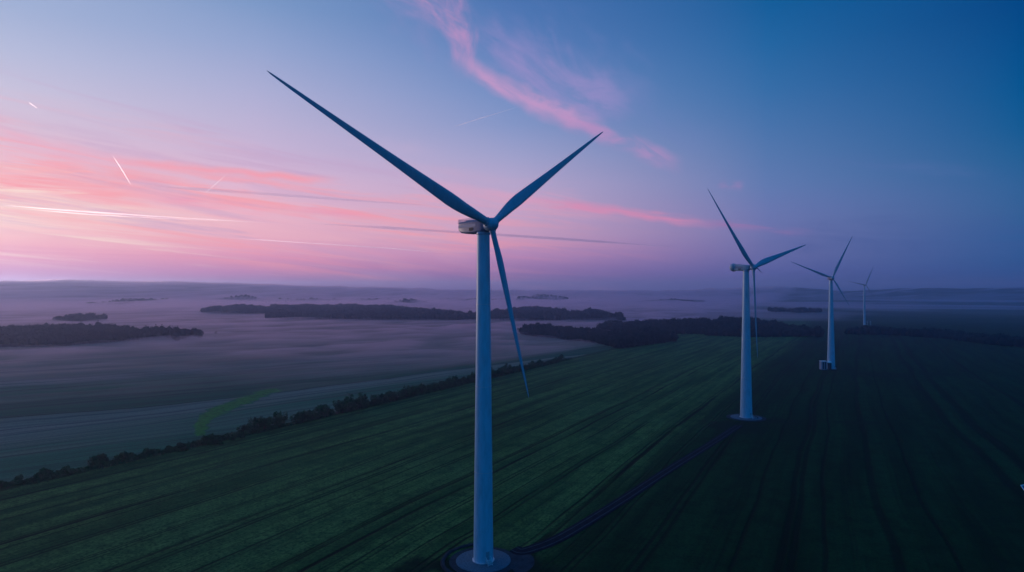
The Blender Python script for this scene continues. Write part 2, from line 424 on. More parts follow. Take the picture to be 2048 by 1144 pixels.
def turbine(base, hub, yaw, tilt, angs, lens, r0, r1, label, detail=2, dome=False, rod=False, foot=8.5):
    root = empty('wind_turbine', base)
    tag(root, label, 'wind turbine', 'wind turbines standing in a row across the field')
    B = Vector(base); hb = Vector(hub)-B; a, ti = math.radians(yaw), math.radians(tilt)
    n = Vector((math.sin(a)*math.cos(ti), -math.cos(a)*math.cos(ti), math.sin(ti))); u = Vector((math.cos(a), math.sin(a), 0)); v = n.cross(u)
    nh = Vector((math.sin(a), -math.cos(a), 0)); up = Vector((0,0,1))
    zt = hb.z-2.0
    mb = MB(); prof = []
    for k in range(41):
        q = k/40; prof.append((r0+(r1-r0)*q, .45+(zt-.45)*q))
    mb.lathe(prof, n=64); tower = mb.build('tower', M_TOWER, root, auto=40)
    fr_ = foot
    for q in (.27,.53,.78):
        seam = MB(); rr = r0+(r1-r0)*q; z = .45+(zt-.45)*q
        seam.lathe([(rr-.02, z-.12),(rr+.05, z-.09),(rr+.05, z+.09),(rr-.02, z+.12)], n=64)
        seam.build('flange', M_STEEL, tower, auto=40)
    fl = MB(); fl.lathe([(r0+.35,.40),(r0+.35,.62),(r0+.02,.70)], n=64); fl.build('base_flange', M_STEEL, tower, auto=40)
    # foundation
    mb = MB(); mb.lathe([(fr_,-.6),(fr_,.30),(fr_-.4,.40),(0.02,.44)], n=72); mb.build('foundation', M_CONC, root, auto=30)
    # door with steps, on the side towards the field road
    da = math.radians(-62); dn = Vector((math.cos(da), math.sin(da), 0)); dt = Vector((-math.sin(da), math.cos(da), 0))
    mb = MB(); mb.box(dn*(r0-.02)+up*2.75, .22, 1.15, 2.5, dn, dt, up); door = mb.build('door', M_DOOR, tower)
    mb = MB(); mb.box(dn*(r0+.13)+dt*.4+up*2.6, .1, .07, .35, dn, dt, up); mb.build('handle', M_STEEL, door)
    mb = MB()
    for k in range(6): mb.box(dn*(r0+1.75-.28*k)+up*(.62+.15*k), .3, 1.5, .06, dn, dt, up)
    mb.box(dn*(r0+.45)+up*1.45, .9, 1.6, .08, dn, dt, up); st = mb.build('steps', M_STEEL, root)
    for sgn in (-1, 1):
        mb = MB()
        mb.tube(dn*(r0+1.9)+dt*(sgn*.78)+up*.44, dn*(r0+1.9)+dt*(sgn*.78)+up*1.6, .05)
        mb.tube(dn*(r0+.75)+dt*(sgn*.78)+up*1.4, dn*(r0+.75)+dt*(sgn*.78)+up*2.5, .05)
        mb.tube(dn*(r0+1.9)+dt*(sgn*.78)+up*1.6, dn*(r0+.75)+dt*(sgn*.78)+up*2.5, .05)
        mb.tube(dn*(r0+.75)+dt*(sgn*.78)+up*2.5, dn*(r0+.05)+dt*(sgn*.78)+up*2.5, .05)
        mb.build('handrail', M_WHITE, st)
    # nacelle: axis runs from the tail to the hub
    cz = hb.z; top = Vector((0,0,cz)); mb = MB(); rings = []
    for x, w, h, dz, r in ((-11.2,2.9,2.3,.55,.5),(-11.0,3.4,2.9,.35,.6),(-9.6,3.9,3.6,.05,.7),(-7.2,4.1,4.0,-.12,.7),(-3.,4.2,4.15,-.2,.7),(.5,4.1,4.1,-.18,.8),(2.1,3.6,3.7,-.1,1.0),(2.9,3.0,3.1,0,1.3)):
        rings.append(rrect(top+nh*x+up*dz, u, up, w, h, r))
    mb.loft(rings); nac = mb.build('nacelle', M_NACPALE if dome or not detail else M_NAC, root, auto=35)
    if detail:
        for sgn in (-1, 1):
            mb = MB(); mb.box(top+nh*-5.9+u*(sgn*2.06)+up*.25, 9.2, .12, .85, nh, u, up); mb.build('side_band', M_BAND, nac)
        for sgn in (-1, 1):
            mb = MB()
            for k in range(7): mb.box(top+nh*(-4.6+.33*k)+u*(sgn*2.1)+up*-.95, .2, .12, 1.0, nh, u, up)
            mb.build('louvre', M_DARK, nac)
        mb = MB()
        for sgn in (-1, 1):
            for z in (.6, 1.2): mb.tube(top+nh*-11+u*(sgn*1.75)+up*(1.75+z*.55), top+nh*-2.5+u*(sgn*1.75)+up*(1.85+z*.5), .04, n=6)
            for k in range(15): mb.tube(top+nh*(-11+.6*k)+u*(sgn*1.75)+up*1.35, top+nh*(-11+.6*k)+u*(sgn*1.75)+up*2.75, .085, .05, n=6)
        for k in range(7): mb.tube(top+nh*-11+u*(-1.75+.58*k)+up*1.35, top+nh*-11+u*(-1.75+.58*k)+up*2.75, .085, .05, n=6)
        mb.build('pin_railing', M_STEEL, nac)
        mb = MB(); mb.box(top+nh*-6+up*1.98, 3.4, 2.4, .35, nh, u, up); mb.build('roof_hatch', M_BAND, nac)
    if dome:
        mb = MB(); prof = [(2.9*math.cos(t), 2.9*math.sin(t)) for t in np.linspace(-1.5, 1.5, 15)]
        mb.lathe([(max(r, .02), z) for r, z in prof], c=top+nh*-9.6+up*.35, n=32, axis=(0,0,1)); mb.build('cooler_dome', M_NACPALE, nac, auto=60)
    mb = MB(); mb.lathe([(r1+.05, zt-.9),(r1+.22, zt-.8),(r1+.22, zt-.25),(r1+.05,zt-.05)], n=48); mb.build('yaw_ring', M_HUB, root, auto=40)
    # hub and spinner
    prof = [(1.45,-2.2),(1.75,-1.6),(2.0,-.8),(2.1,0),(2.02,.7),(1.72,1.4),(1.2,1.95),(.6,2.25),(.05,2.35)]
    mb = MB(); mb.lathe(prof, c=hb, n=40, axis=n); hubo = mb.build('hub', M_HUB, root, auto=50)
    for ang, L in zip(angs, lens):
        t_ = math.radians(ang); d = (u*math.cos(t_)+v*math.sin(t_)).normalized()
        mb = MB(); mb.tube(hb+d*1.0, hb+d*2.25, 1.2*L/66+.12, 1.14*L/66+.1, n=28); mb.build('root_collar', M_HUB, hubo, auto=40)
        blade_mesh(hb, d, n, L).build('blade', M_BLADE, root, auto=60)
    if rod:
        mb = MB(); mb.tube(hb+n*2.1, hb+n*2.1+(n*2.+u*4.3+up*-4.4), .5, .05, n=8); mb.build('nose_rod', M_HUB, hubo)
    return root

turbine((-8.9,194.6,0), (-6.3,190.8,104.2), 40, 6, (153.6,34.8,-79.7), (74.2,66.3,54.3), 3.1, 1.95,
        'large white wind turbine in the foreground, its long dark blade pointing up left')
turbine((163.8,437.8,-6), (167.5,433.9,98.9), 38, 6, (132.5,14.1,-96.6), (69.4,77.8,62.5), 4.1, 1.95,
        'second nearest wind turbine, with a round tailed nacelle and a ringed concrete base', dome=True, rod=True, foot=10.4)
turbine((366.,717.8,-8.5), (365.3,713.,95.8), -17, 6, (156.,65.9,-62.6), (48.,52.6,36.), 4.3, 1.7,
        'third wind turbine, with a pale cabinet beside its foot', foot=5.6)
turbine((925.,1641.9,-13.4), (926.4,1637.3,91.5), -23, 3, (166.1,70.2,-61.4), (41.7,51.4,31.), 2.9, 1.7,
        'smallest and farthest wind turbine, fading into blue haze', detail=0, foot=4.)

# pads and ring banks
def pad(cx, cy, cz, r, label, ring=True):
    mb = MB(); mb.lathe([(r, -.3),(r, .10),(r-.4, .16),(.02, .2)], c=(cx, cy, cz), n=72)
    tag(mb.build('gravel_pad', M_GRAVEL, auto=30), label, 'gravel pad', kind='structure')
pad(-8.9, 194.6, 0, 10.6, 'round gravel pad under the foreground turbine')
pad(163.8, 437.8, -6, 13.2, 'round gravel pad under the second turbine')
def arc_bank(cx, cy, cz, r, a0, a1, w, h, label):
    mb = MB(); rings = []; N = 60
    for k in range(N+1):
        a = math.radians(a0+(a1-a0)*k/N); e = min(1, min(k, N-k)/6); d = Vector((math.cos(a), math.sin(a), 0)); c = Vector((cx, cy, cz-.1))
        hh = h*e*(.85+.3*float(vnoise(k*.5, 7.)))
        rings.append([c+d*(r-w/2), c+d*(r-w*.25)+Vector((0,0,hh)), c+d*(r+w*.25)+Vector((0,0,hh)), c+d*(r+w/2)])
    mb.loft(rings); tag(mb.build('gravel_ring', M_GRAVEL, smooth=True), label, 'gravel ring', kind='structure')
arc_bank(-8.9, 194.6, 0, 12.6, 75, 265, 1.5, .7, 'raised gravel ring round the left side of the foreground turbine pad')
arc_bank(163.8, 437.8, -6, 7.6, -50, 120, 1.0, .9, 'small curved gravel ring beside the foot of the second turbine')
# parking wedge at the right of the near pad
pts = [(0.,203.),(5.5,199.5),(7.,194.),(5.,188.),(1.,187.),(-1.,194.)]
cl = catmull(pts+[pts[0]], 6)[:-1]; mb = MB()
mb.loft([[Vector((p[0], p[1], -.3)) for p in cl], [Vector((p[0], p[1], ground_z(*p)+.07)) for p in cl]])
tag(mb.build('hard_standing', M_GRAVEL), 'dark gravel hard standing to the right of the foreground turbine pad', 'hard standing', kind='structure')

# cabinets beside the third turbine
def base_at(px, py): x, y = at(px, py); return x, y, ground_z(x, y)
x, y = 354.5, 713.; z = ground_z(x, y)
r = empty('transformer_cabinet', (x, y, z)); tag(r, 'pale transformer cabinet with dark doors left of the third turbine', 'cabinet')
mb = MB(); mb.box((0,0,.1), 6.8, 5.6, .7); mb.build('plinth', M_CONC, r)
mb = MB(); mb.box((0,0,5.), 6.2, 5., 9.1); mb.build('body', M_CABINET, r)
mb = MB(); mb.box((0,0,9.7), 6.8, 5.6, .3); mb.build('roof', M_WHITE, r)
for dx in (-.9, 1.55):
    mb = MB(); mb.box((dx,-2.53,4.8), 1.5, .12, 7.8); d = mb.build('door', M_DARK, r)
    mb = MB(); mb.box((dx+.5,-2.63,4.6), .12, .12, .8); mb.build('handle', M_STEEL, d)
x2, y2 = 361.2, 712.; z2 = ground_z(x2, y2)
r = empty('storage_tank', (x2, y2, z2)); tag(r, 'dark storage tank with a bright white dome between cabinet and third turbine', 'tank')
mb = MB(); mb.lathe([(2.1,-.3),(2.1,8.),(.02,8.)], n=32); mb.build('tank_shell', M_DARK, r, auto=30)
mb = MB(); mb.lathe([(2.35,7.9),(2.35,8.5),(1.9,9.3),(1.1,9.8),(.02,10.)], n=32); mb.build('dome', M_WHITE, r, auto=30)
# steel frame beside the fourth turbine
x, y = 933.5, 1637.; z = ground_z(x, y)
r = empty('steel_frame', (x, y, z)); tag(r, 'pale open steel frame beside the foot of the farthest turbine', 'frame')
for dx in (-4., 4.6):
    for dy in (-1.5, 1.5): mb = MB(); mb.tube((dx,dy,-.5), (dx,dy,11.), .2, n=8); mb.build('post', M_WHITE, r)
for zz_ in (10.8, 6.):
    for dy in (-1.5, 1.5): mb = MB(); mb.tube((-4.2,dy,zz_), (4.8,dy,zz_), .18, n=8); mb.build('cross_bar', M_BAND, r)
# framed panel at the right edge of the picture
x, y = at(2060, 1004); z = ground_z(x, y)
r = empty('tilted_panel', (x, y, z)); tag(r, 'blue panel in a white frame standing in the dark field at the right edge', 'panel')
tl_ = math.radians(52); px_ = Vector((math.cos(.35), math.sin(.35), 0)); pn = Vector((math.sin(.35)*math.sin(tl_), -math.cos(.35)*math.sin(tl_), math.cos(tl_))); pu = pn.cross(px_)
pc = Vector((0,0,4.6)); W_, H_ = 6.6, 5.4
mb = MB(); mb.box(pc, W_-.5, H_-.5, .12, px_, pu, pn); mb.build('panel_face', M_GLASSBLUE, r)
mb = MB()
for sg in (-1, 1):
    mb.box(pc+pu*(sg*(H_/2-.12)), W_, .28, .2, px_, pu, pn); mb.box(pc+px_*(sg*(W_/2-.12)), .28, H_-.56, .2, px_, pu, pn)
mb.build('panel_frame', M_WHITE, r)
for sg in (-1, 1):
    mb = MB(); mb.tube(Vector((sg*2.0*px_.x, sg*2.0*px_.y, -.6)), pc+px_*(sg*2.0)-pn*.1, .12); mb.build('leg', M_STEEL, r)

# ------------------------------------------------------------------ trees
def crown(seed, w, h, nleaf, leaf, lobes, stem):
    """a bush or tree: many leaf faces through several lobes, over a short tapered stem with limbs"""
    r = np.random.default_rng(seed); vs, fs, mi = [], [], []
    cs = []
    for k in range(lobes):
        a = r.uniform(0, 6.28); q = r.uniform(.0, .85)*w/2
        cs.append((q*math.cos(a), q*math.sin(a), stem+r.uniform(.15, .80)**(1.+.5*q/w)*(h-stem), r.uniform(.22, .5)*w/2, r.uniform(.14, .32)*(h-stem)))
    for k in range(nleaf):
        c = cs[r.integers(lobes)]; d = r.normal(size=3); d /= np.linalg.norm(d); q = r.uniform(.45, 1.0)+.35*r.random()**3
        p = np.array([c[0]+d[0]*c[3]*q, c[1]+d[1]*c[3]*q, max(.15, c[2]+d[2]*c[4]*q)])
        nn = d+r.normal(size=3)*.7; nn /= np.linalg.norm(nn); t1 = np.cross(nn, r.normal(size=3)); t1 /= np.linalg.norm(t1); t2 = np.cross(nn, t1)
        sz = leaf*r.uniform(.5, 1.25); b = len(vs)
        vs += [p-t1*sz*.5, p+t2*sz*.35, p+t1*sz*.5, p-t2*sz*.35]; fs.append((b, b+1, b+2, b+3)); mi.append(0)
    def limb(p, q, r0, r1):
        m_ = MB(); m_.tube(p, q, r0, r1, n=5); b = len(vs); vs.extend(np.array(v_) for v_ in m_.v)
        for f_ in m_.f: fs.append(tuple(i+b for i in f_)); mi.append(1)
    limb((0,0,-.5), (0,0,stem+.4*(h-stem)), .05*w*.6+.06, .03*w*.6)
    for c in cs[:6]: limb((0,0,stem*.8), c[:3], .03*w*.5+.03, .02)
    return vs, fs, mi
HB = []
for k in range(7):
    h = (3.2, 4.0, 5., 6.4, 8., 9.5, 11.)[k]; w = h*(1.5, 1.35, 1.2, 1.05, .98, .9, .85)[k]
    vs, fs, mi = crown(40+k, w, h, 760, .10*w+.22, 11, .10*h)
    me = bpy.data.meshes.new('hedge_bush'); me.from_pydata([tuple(v) for v in vs], [], fs); me.materials.append(M_LEAF); me.materials.append(M_BARK)
    me.polygons.foreach_set('material_index', np.array(mi, np.int32)); me.update(); HB.append((me, h))
def plant(kind, x, y, name, label, cat, group, sc=1.):
    me, h = HB[kind]; o = bpy.data.objects.new(name, me); COL.objects.link(o)
    o.location = (x, y, ground_z(x, y)-.1); o.rotation_euler.z = random.uniform(0, 6.28)
    o.scale = (sc*random.uniform(.9, 1.15), sc*random.uniform(.9, 1.15), sc*random.uniform(.85, 1.15))
    return tag(o, label, cat, group)
yv = 236.; nb = 0
while yv < 800 and nb < 210:
    hxv = float(hedge_x(yv)); pxl = 1024+F*hxv/yv
    # how tall the hedge stands along its length, as in the photograph
    tall = np.interp(pxl, [0,100,180,200,290,330,400,470,500,560,640,700,800,900,960,1040,1060,1100,1160,1240], [3.,3.8,4.8,6.4,5.6,3.2,3.4,3.,7.5,8.,8.4,10.5,8.,7.5,8.,9.,6.,6.5,8.5,10.])
    gap = vnoise(yv*.11, 2.3) < (.34 if pxl < 470 else .24) and tall < 9
    if not gap:
        want = tall*random.choice((.45,.6,.75,.9,1.,1.1,1.25))*random.uniform(.9, 1.1); k = min(range(7), key=lambda i: abs(HB[i][1]-want))
        lab, cat, nm, grp = (('low dark shrub in the hedge along the green field edge', 'shrub', 'hedge_shrub', 'low shrubs of the hedge') if want < 5.4 else
                        ('tall dark bush in the hedge between green field and misty valley', 'bush', 'hedge_bush', 'tall bushes of the hedge'))
        plant(k, hxv-random.choice((random.uniform(.5, 5.), random.uniform(2., 8.5))), yv, nm, lab, cat, grp, want/HB[k][1]); nb += 1
    yv += random.uniform(1.9, 3.4)*(.55+.07*tall)
# rough undergrowth and tall grass filling the hedge bottom
ur = np.random.default_rng(5); nq = 26000
uy = 232*np.exp(ur.random(nq)*math.log(820/232)); dens = vnoise(uy*.06, 8.) > .18
uy = uy[dens]; ux = hedge_x(uy)+ur.normal(-3.2, 2.1, len(uy)); uz = flat(ux, uy, H(ux, uy)); m1 = np.stack([ux, uy, uz+ur.random(len(ux))**2*1.9*(.4+vnoise(uy*.1, 4.))], 1)
aa = ur.normal(size=(len(ux),3)); aa[:,2] *= .6; aa /= np.linalg.norm(aa, axis=1)[:,None]; bb = np.cross(aa, ur.normal(size=(len(ux),3))); bb /= np.linalg.norm(bb, axis=1)[:,None]
sz = (ur.uniform(.3, .9, len(ux))*(uy/330)**.5)[:,None]
uv_ = np.stack([m1-aa*sz, m1+bb*sz*.6, m1+aa*sz, m1-bb*sz*.6], 1).reshape(-1, 3)
tag(mesh_obj('undergrowth', uv_, np.arange(len(uv_)).reshape(-1, 4), M_LEAF), 'rough scrub and tall grass along the foot of the hedge', 'undergrowth', kind='stuff')
# single trees and low scrub
for px, py, want, lab in ((1036,663,11,'small lone tree at the left tip of the dark wood behind the main turbine'),
                          (432,668,6,'tiny lone bush in the mist right of the left wood'),):
    x, y = at(px, py); k = min(range(7), key=lambda i: abs(HB[i][1]-want)); plant(k, x, y, 'lone_tree', lab, 'tree', None, want/HB[k][1])
for i, (px, py, want) in enumerate(((415,893,5.),(425,889,4.),(438,892,4.4),(470,884,3.4),(488,880,3.4),(368,905,4.5))):
    x, y = at(px, py); k = min(range(7), key=lambda j: abs(HB[j][1]-want))
    plant(k, x-3, y+4, 'scrub_bush', 'green scrub bush below the bright grass bank, beside the hedge', 'bush', 'scrub below the grass bank', want/HB[k][1])

# woods: rough crowns, each wood one mass
def ico():
    import bmesh
    bm = bmesh.new(); bmesh.ops.create_icosphere(bm, subdivisions=2, radius=1); bm.verts.ensure_lookup_table()
    v = np.array([v.co[:] for v in bm.verts]); f = np.array([[q.index for q in p.verts] for p in bm.faces]); bm.free(); return v, f
IV, IF = ico()
PROT = []
for k in range(8):
    r_ = np.random.default_rng(k); v = IV*(1+.5*(r_.random((len(IV),1))-.5)); v[:,2] *= 1.15
    lv, lf = [v], [IF]; base = len(v)
    for q in range(70):
        d = r_.normal(size=3); d[2] = abs(d[2])-.3; d /= np.linalg.norm(d); p = d*r_.uniform(.85, 1.28)*np.array([1,1,1.15]); a = r_.normal(size=3); a /= np.linalg.norm(a); b_ = np.cross(a, d)
        sz = r_.uniform(.12, .3); lv.append(np.array([p-a*sz, p+a*sz, p+b_*sz*1.3])); lf.append(np.array([[base, base+1, base+2]])); base += 3
    PROT.append((np.concatenate(lv), np.concatenate(lf)))
def wood(name, label, front, back, height, spacing, cat='wood'):
    fpts = [at(*p) for p in front]; bpts = [at(p[0], p[1], height*.92) for p in back]
    poly = np.array(fpts+bpts[::-1])
    x0, y0 = poly.min(0); x1, y1 = poly.max(0); vs, fs, nbse, cnt = [], [], 0, 0
    gx, gy = np.meshgrid(np.arange(x0, x1+spacing, spacing), np.arange(y0, y1+spacing, spacing)); gx = gx.ravel()+RNG.uniform(-.45,.45,gx.size)*spacing; gy = gy.ravel()+RNG.uniform(-.45,.45,gy.size)*spacing
    ins = np.zeros(len(gx), bool); n = len(poly); j = n-1
    for i in range(n):
        xi, yi = poly[i]; xj, yj = poly[j]
        ins ^= ((yi > gy) != (yj > gy)) & (gx < (xj-xi)*(gy-yi)/(yj-yi+1e-9)+xi); j = i
    gx, gy = gx[ins], gy[ins]
    # trees along the front edge close the outline
    for (ax, ay), (bx, by) in zip(fpts[:-1], fpts[1:]):
        m_ = max(1, int(math.hypot(bx-ax, by-ay)/(spacing*.7)))
        for q in range(m_): gx = np.append(gx, ax+(bx-ax)*q/m_+RNG.uniform(-3,3)); gy = np.append(gy, ay+(by-ay)*q/m_+RNG.uniform(0,6))
    gz = H(gx, gy)
    for x, y, z in zip(gx, gy, gz):
        pv, pf = PROT[RNG.integers(8)]; h = height*RNG.uniform(.6, 1.2)*(.62+.7*float(vnoise(x/55, y/55))); w = min(spacing*RNG.uniform(.5, .85), h*.55)
        a = RNG.uniform(0, 6.28); ca, sa = math.cos(a), math.sin(a); q = np.empty_like(pv)
        q[:,0] = x+(pv[:,0]*ca-pv[:,1]*sa)*w; q[:,1] = y+(pv[:,0]*sa+pv[:,1]*ca)*w; q[:,2] = z+h*.46+pv[:,2]*h*.48
        vs.append(q); fs.append(pf+nbse); nbse += len(q)
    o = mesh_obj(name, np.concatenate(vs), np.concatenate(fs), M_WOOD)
    tag(o, label, cat, kind='stuff'); return len(gx)
NW = 0
NW += wood('wood', 'dark wood reaching in from the left edge above the misty fields',
     [(-120,699),(0,695),(120,692),(230,684),(330,674),(352,672)], [(-120,646),(0,652),(60,650),(180,649),(205,648),(235,654),(290,659),(345,662),(356,668)], 17, 11.)
NW += wood('copse', 'small dark copse at the right tip of the left wood', [(362,673),(380,673),(404,670)], [(364,667),(384,661),(400,664)], 14, 8., 'copse')
NW += wood('wood', 'long dark wood across the middle of the valley behind the main tower',
     [(535,638),(700,640),(900,640),(1000,641),(1100,641),(1200,640),(1245,638)], [(535,612),(600,609),(700,609),(790,612),(850,618),(940,626),(1000,620),(1060,614),(1110,618),(1140,624),(1190,618),(1225,626),(1245,636)], 19, 17.)
NW += wood('wood', 'paler wood stepping out at the left end of the long valley wood', [(406,626),(440,627),(535,629)], [(406,617),(440,613),(485,609),(540,613)], 19, 18.)
NW += wood('wood', 'dark wood with a rounded tip in the dip right of the main tower',
     [(1046,668),(1070,673),(1110,676),(1170,682),(1240,697),(1290,690),(1350,682)], [(1048,652),(1075,648),(1110,651),(1180,657),(1260,657),(1350,668)], 15, 8.5)
NW += wood('wood', 'wood along the field edge between the lower dark wood and the second turbine',
     [(1195,662),(1270,664),(1350,668),(1425,668)], [(1190,652),(1220,643),(1300,641),(1420,641)], 16, 12.)
NW += wood('wood', 'blue black wood right behind the tower of the second turbine', [(1418,671),(1500,674),(1600,673),(1640,670)], [(1412,641),(1450,637),(1530,640),(1600,649),(1640,659)], 17, 12.)
NW += wood('wood', 'low dark wood in front of the farthest turbine running to the right edge', [(1695,668),(1800,671),(1900,678),(2000,691),(2090,697)], [(1690,657),(1740,653),(1840,657),(1950,666),(2010,670),(2090,678)], 12, 12.)
NW += wood('copse', 'small pale copse in the mist above the left wood', [(108,640),(160,644),(212,639)], [(118,633),(160,628),(200,632)], 15, 14., 'copse')
NW += wood('copse', 'faint wooded rise in the mist at far left', [(170,611),(240,611),(335,601)], [(200,605),(262,597),(300,598),(333,599)], 16, 26., 'copse')
NW += wood('copse', 'faint domed copse above the left end of the long wood', [(450,599),(482,602),(515,600)], [(455,592),(482,589),(512,594)], 15, 30., 'copse')
NW += wood('copse', 'faint domed copse above the middle of the long wood', [(790,606),(822,608),(858,607)], [(796,599),(820,596),(852,601)], 15, 28., 'copse')
NW += wood('copse', 'pale domed copse just right of the main tower near the horizon', [(1034,601),(1085,602),(1135,601)], [(1036,593),(1085,588),(1130,594)], 15, 30., 'copse')
NW += wood('copse', 'flat faint wood near the horizon left of the second tower', [(1312,604),(1350,606),(1412,604)], [(1312,600),(1345,597),(1412,600)], 15, 30., 'copse')
NW += wood('wood', 'thin faint wood line just above the long valley wood', [(560,601),(660,602),(780,601)], [(570,598),(660,597),(780,598)], 16, 30.)
NW += wood('wood', 'thin faint wood line behind the main tower near the horizon', [(880,601),(950,603),(1010,602)], [(880,597),(950,597),(1010,598)], 16, 30.)
NW += wood('wood', 'dim wood in the mist between second and third turbine', [(1540,622),(1600,626),(1640,624)], [(1540,618),(1600,617),(1640,619)], 16, 22.)
print('wood trees', NW, 'hedge', nb)

# ------------------------------------------------------------------ air: haze box, valley mist
def volume_mat(name, density, color, aniso):
    m = bpy.data.materials.new(name); m.use_nodes = True; t = m.node_tree; t.nodes.clear()
    o = t.nodes.new('ShaderNodeOutputMaterial'); v = t.nodes.new('ShaderNodeVolumePrincipled')
    v.inputs['Density'].default_value = density; v.inputs['Color'].default_value = color; v.inputs['Anisotropy'].default_value = aniso
    t.links.new(v.outputs[0], o.inputs['Volume']); return m
mb = MB(); mb.box((0, 5500, 70), 25600, 16600, 260)
tag(mb.build('haze', volume_mat('haze_air', 1.3e-4, (.62,.72,1.,1), .7)), 'pale blue morning haze over the whole valley', 'haze', kind='stuff')

mx = axis_pts(-9000, 9000, -900, 900, 24., 1.06); my = axis_pts(260, 9000, 300, 1800, 24., 1.05)
MX, MY = np.meshgrid(mx, my); SS = across(MX, MY); base = H(MX, MY)
tvv = -.61*MX+.79*MY
bands = fbm(tvv/75+3, MX/420, 3); big = fbm(MX/700+9, MY/500, 3)
th = 1.3+2.6*sst(.30, .75, bands)+2.4*sst(.3, .75, big)+3.*sst(700, 1500, MY)+9*sst(2300, 4200, MY)
lump = fbm(MX/70+2, MY/55, 3)
th = th*(.6+.8*sst(.3, .7, lump))*(.34+.66*sst(520, 1100, MY))*1.08*sst(-12, -220, SS)*sst(300, 760, MY)
rightfar = sst(1500, 2600, MY)
th = np.maximum(th, rightfar*(1.+4*sst(.4,.7,fbm(MX/900+2, MY/700, 3)))*sst(9000, 7000, np.hypot(MX, MY)))
edge = np.minimum.reduce([sst(-9000, -8500, MX), sst(9000, 8500, MX), sst(9000, 8500, MY)])
topz = base-1.5+th*edge+np.minimum(th*edge, 1.5); botz = base-6
nn = MX.size; V = np.concatenate([np.stack([MX.ravel(), MY.ravel(), topz.ravel()], 1), np.stack([MX.ravel(), MY.ravel(), botz.ravel()], 1)])
ny, nx = MX.shape; f1 = grid_faces(ny, nx); f2 = f1[:, ::-1]+nn
rim = np.concatenate([np.arange(nx), np.arange(1, ny)*nx+nx-1, (ny-1)*nx+np.arange(nx-2, -1, -1), np.arange(ny-2, 0, -1)*nx]); r2 = np.roll(rim, -1)
f3 = np.stack([r2, rim, rim+nn, r2+nn], 1)
tag(mesh_obj('mist', V, np.concatenate([f1, f2, f3]), volume_mat('mist_air', .0075, (.96,.82,.98,1), .86), smooth=False),
    'thin ground mist lying in bands over the valley fields', 'mist', kind='stuff')

# ------------------------------------------------------------------ contrails, high above and outside the haze
ALT = 9000.
def sky_at(px, py):
    kx, kz = (px-1024)/F, (HOR-py)/F; y = (ALT-CAM_Z)/kz; return Vector((kx*y, y, ALT))
M_TRAIL = volume_mat('contrail_ice', .002, (.99,.97,.96,1), .75)
M_TRAILB = volume_mat('contrail_ice_thick', .003, (.99,.97,.96,1), .75)
M_TRAILW = volume_mat('contrail_ice_high', .006, (.99,.97,.96,1), .75)
M_TRAILD = volume_mat('contrail_grey', .0012, (.45,.42,.60,1), .2)
def contrail(pts, wpx, mat, label, prof=((0,.15),(.15,1),(.7,.8),(1,.08))):
    P = [sky_at(*p) for p in pts]; N = 40; rings = []
    # resample by picture-independent length
    cum = [0]
    for a, b in zip(P, P[1:]): cum.append(cum[-1]+(b-a).length)
    for k in range(N+1):
        q = k/N; s_ = q*cum[-1]; i = min(max(1, int(np.searchsorted(cum, s_))), len(P)-1); w_ = (s_-cum[i-1])/(cum[i]-cum[i-1])
        c = P[i-1].lerp(P[i], w_); d = (P[i]-P[i-1]).normalized(); side = d.cross(Vector((0,0,1))).normalized(); up_ = side.cross(d)
        rad = .5*wpx*(c-Vector((0,0,CAM_Z))).length/F*np.interp(q, [a for a, _ in prof], [b for _, b in prof])*(.85+.3*float(vnoise(k*.35+pts[0][0], 5.)))
        rings.append([c+side*(rad*math.cos(t_))+up_*(rad*math.sin(t_)) for t_ in np.linspace(0, 2*math.pi, 9)[:-1]])
    mb = MB(); mb.loft(rings); tag(mb.build('contrail', mat, smooth=True), label, 'contrail', 'contrails in the morning sky', kind=None)
contrail([(5,410),(110,419),(300,432),(560,447)], 2.7, M_TRAILB, 'brightest cream contrail, upper of the long pair low at left')
contrail([(50,418),(180,429),(330,437),(470,443)], 1.9, M_TRAILB, 'cream contrail just under the brightest one low at left')
contrail([(440,474),(600,485),(760,495),(900,507)], 2.2, M_TRAIL, 'faint cream contrail low in the pink sky left of the main tower')
contrail([(905,254),(975,232),(1045,211)], 2.2, M_TRAILW, 'thin white contrail high between the two upper blades of the main turbine')
contrail([(57,204),(76,218)], 2.3, M_TRAIL, 'short bright white contrail high at the far left')
contrail([(224,309),(245,342),(264,374)], 1.8, M_TRAIL, 'thin white contrail slanting down right in the left sky')
contrail([(410,386),(440,360),(456,345)], 1.5, M_TRAIL, 'thin white contrail slanting up right in the pink left sky')
contrail([(285,371),(450,382),(700,400),(900,414)], 6., M_TRAILD, 'grey streak of old contrail running to the main turbine blade')
contrail([(610,446),(800,457),(1100,476),(1350,494)], 6., M_TRAILD, 'grey streak of old contrail passing behind the main turbine tower')

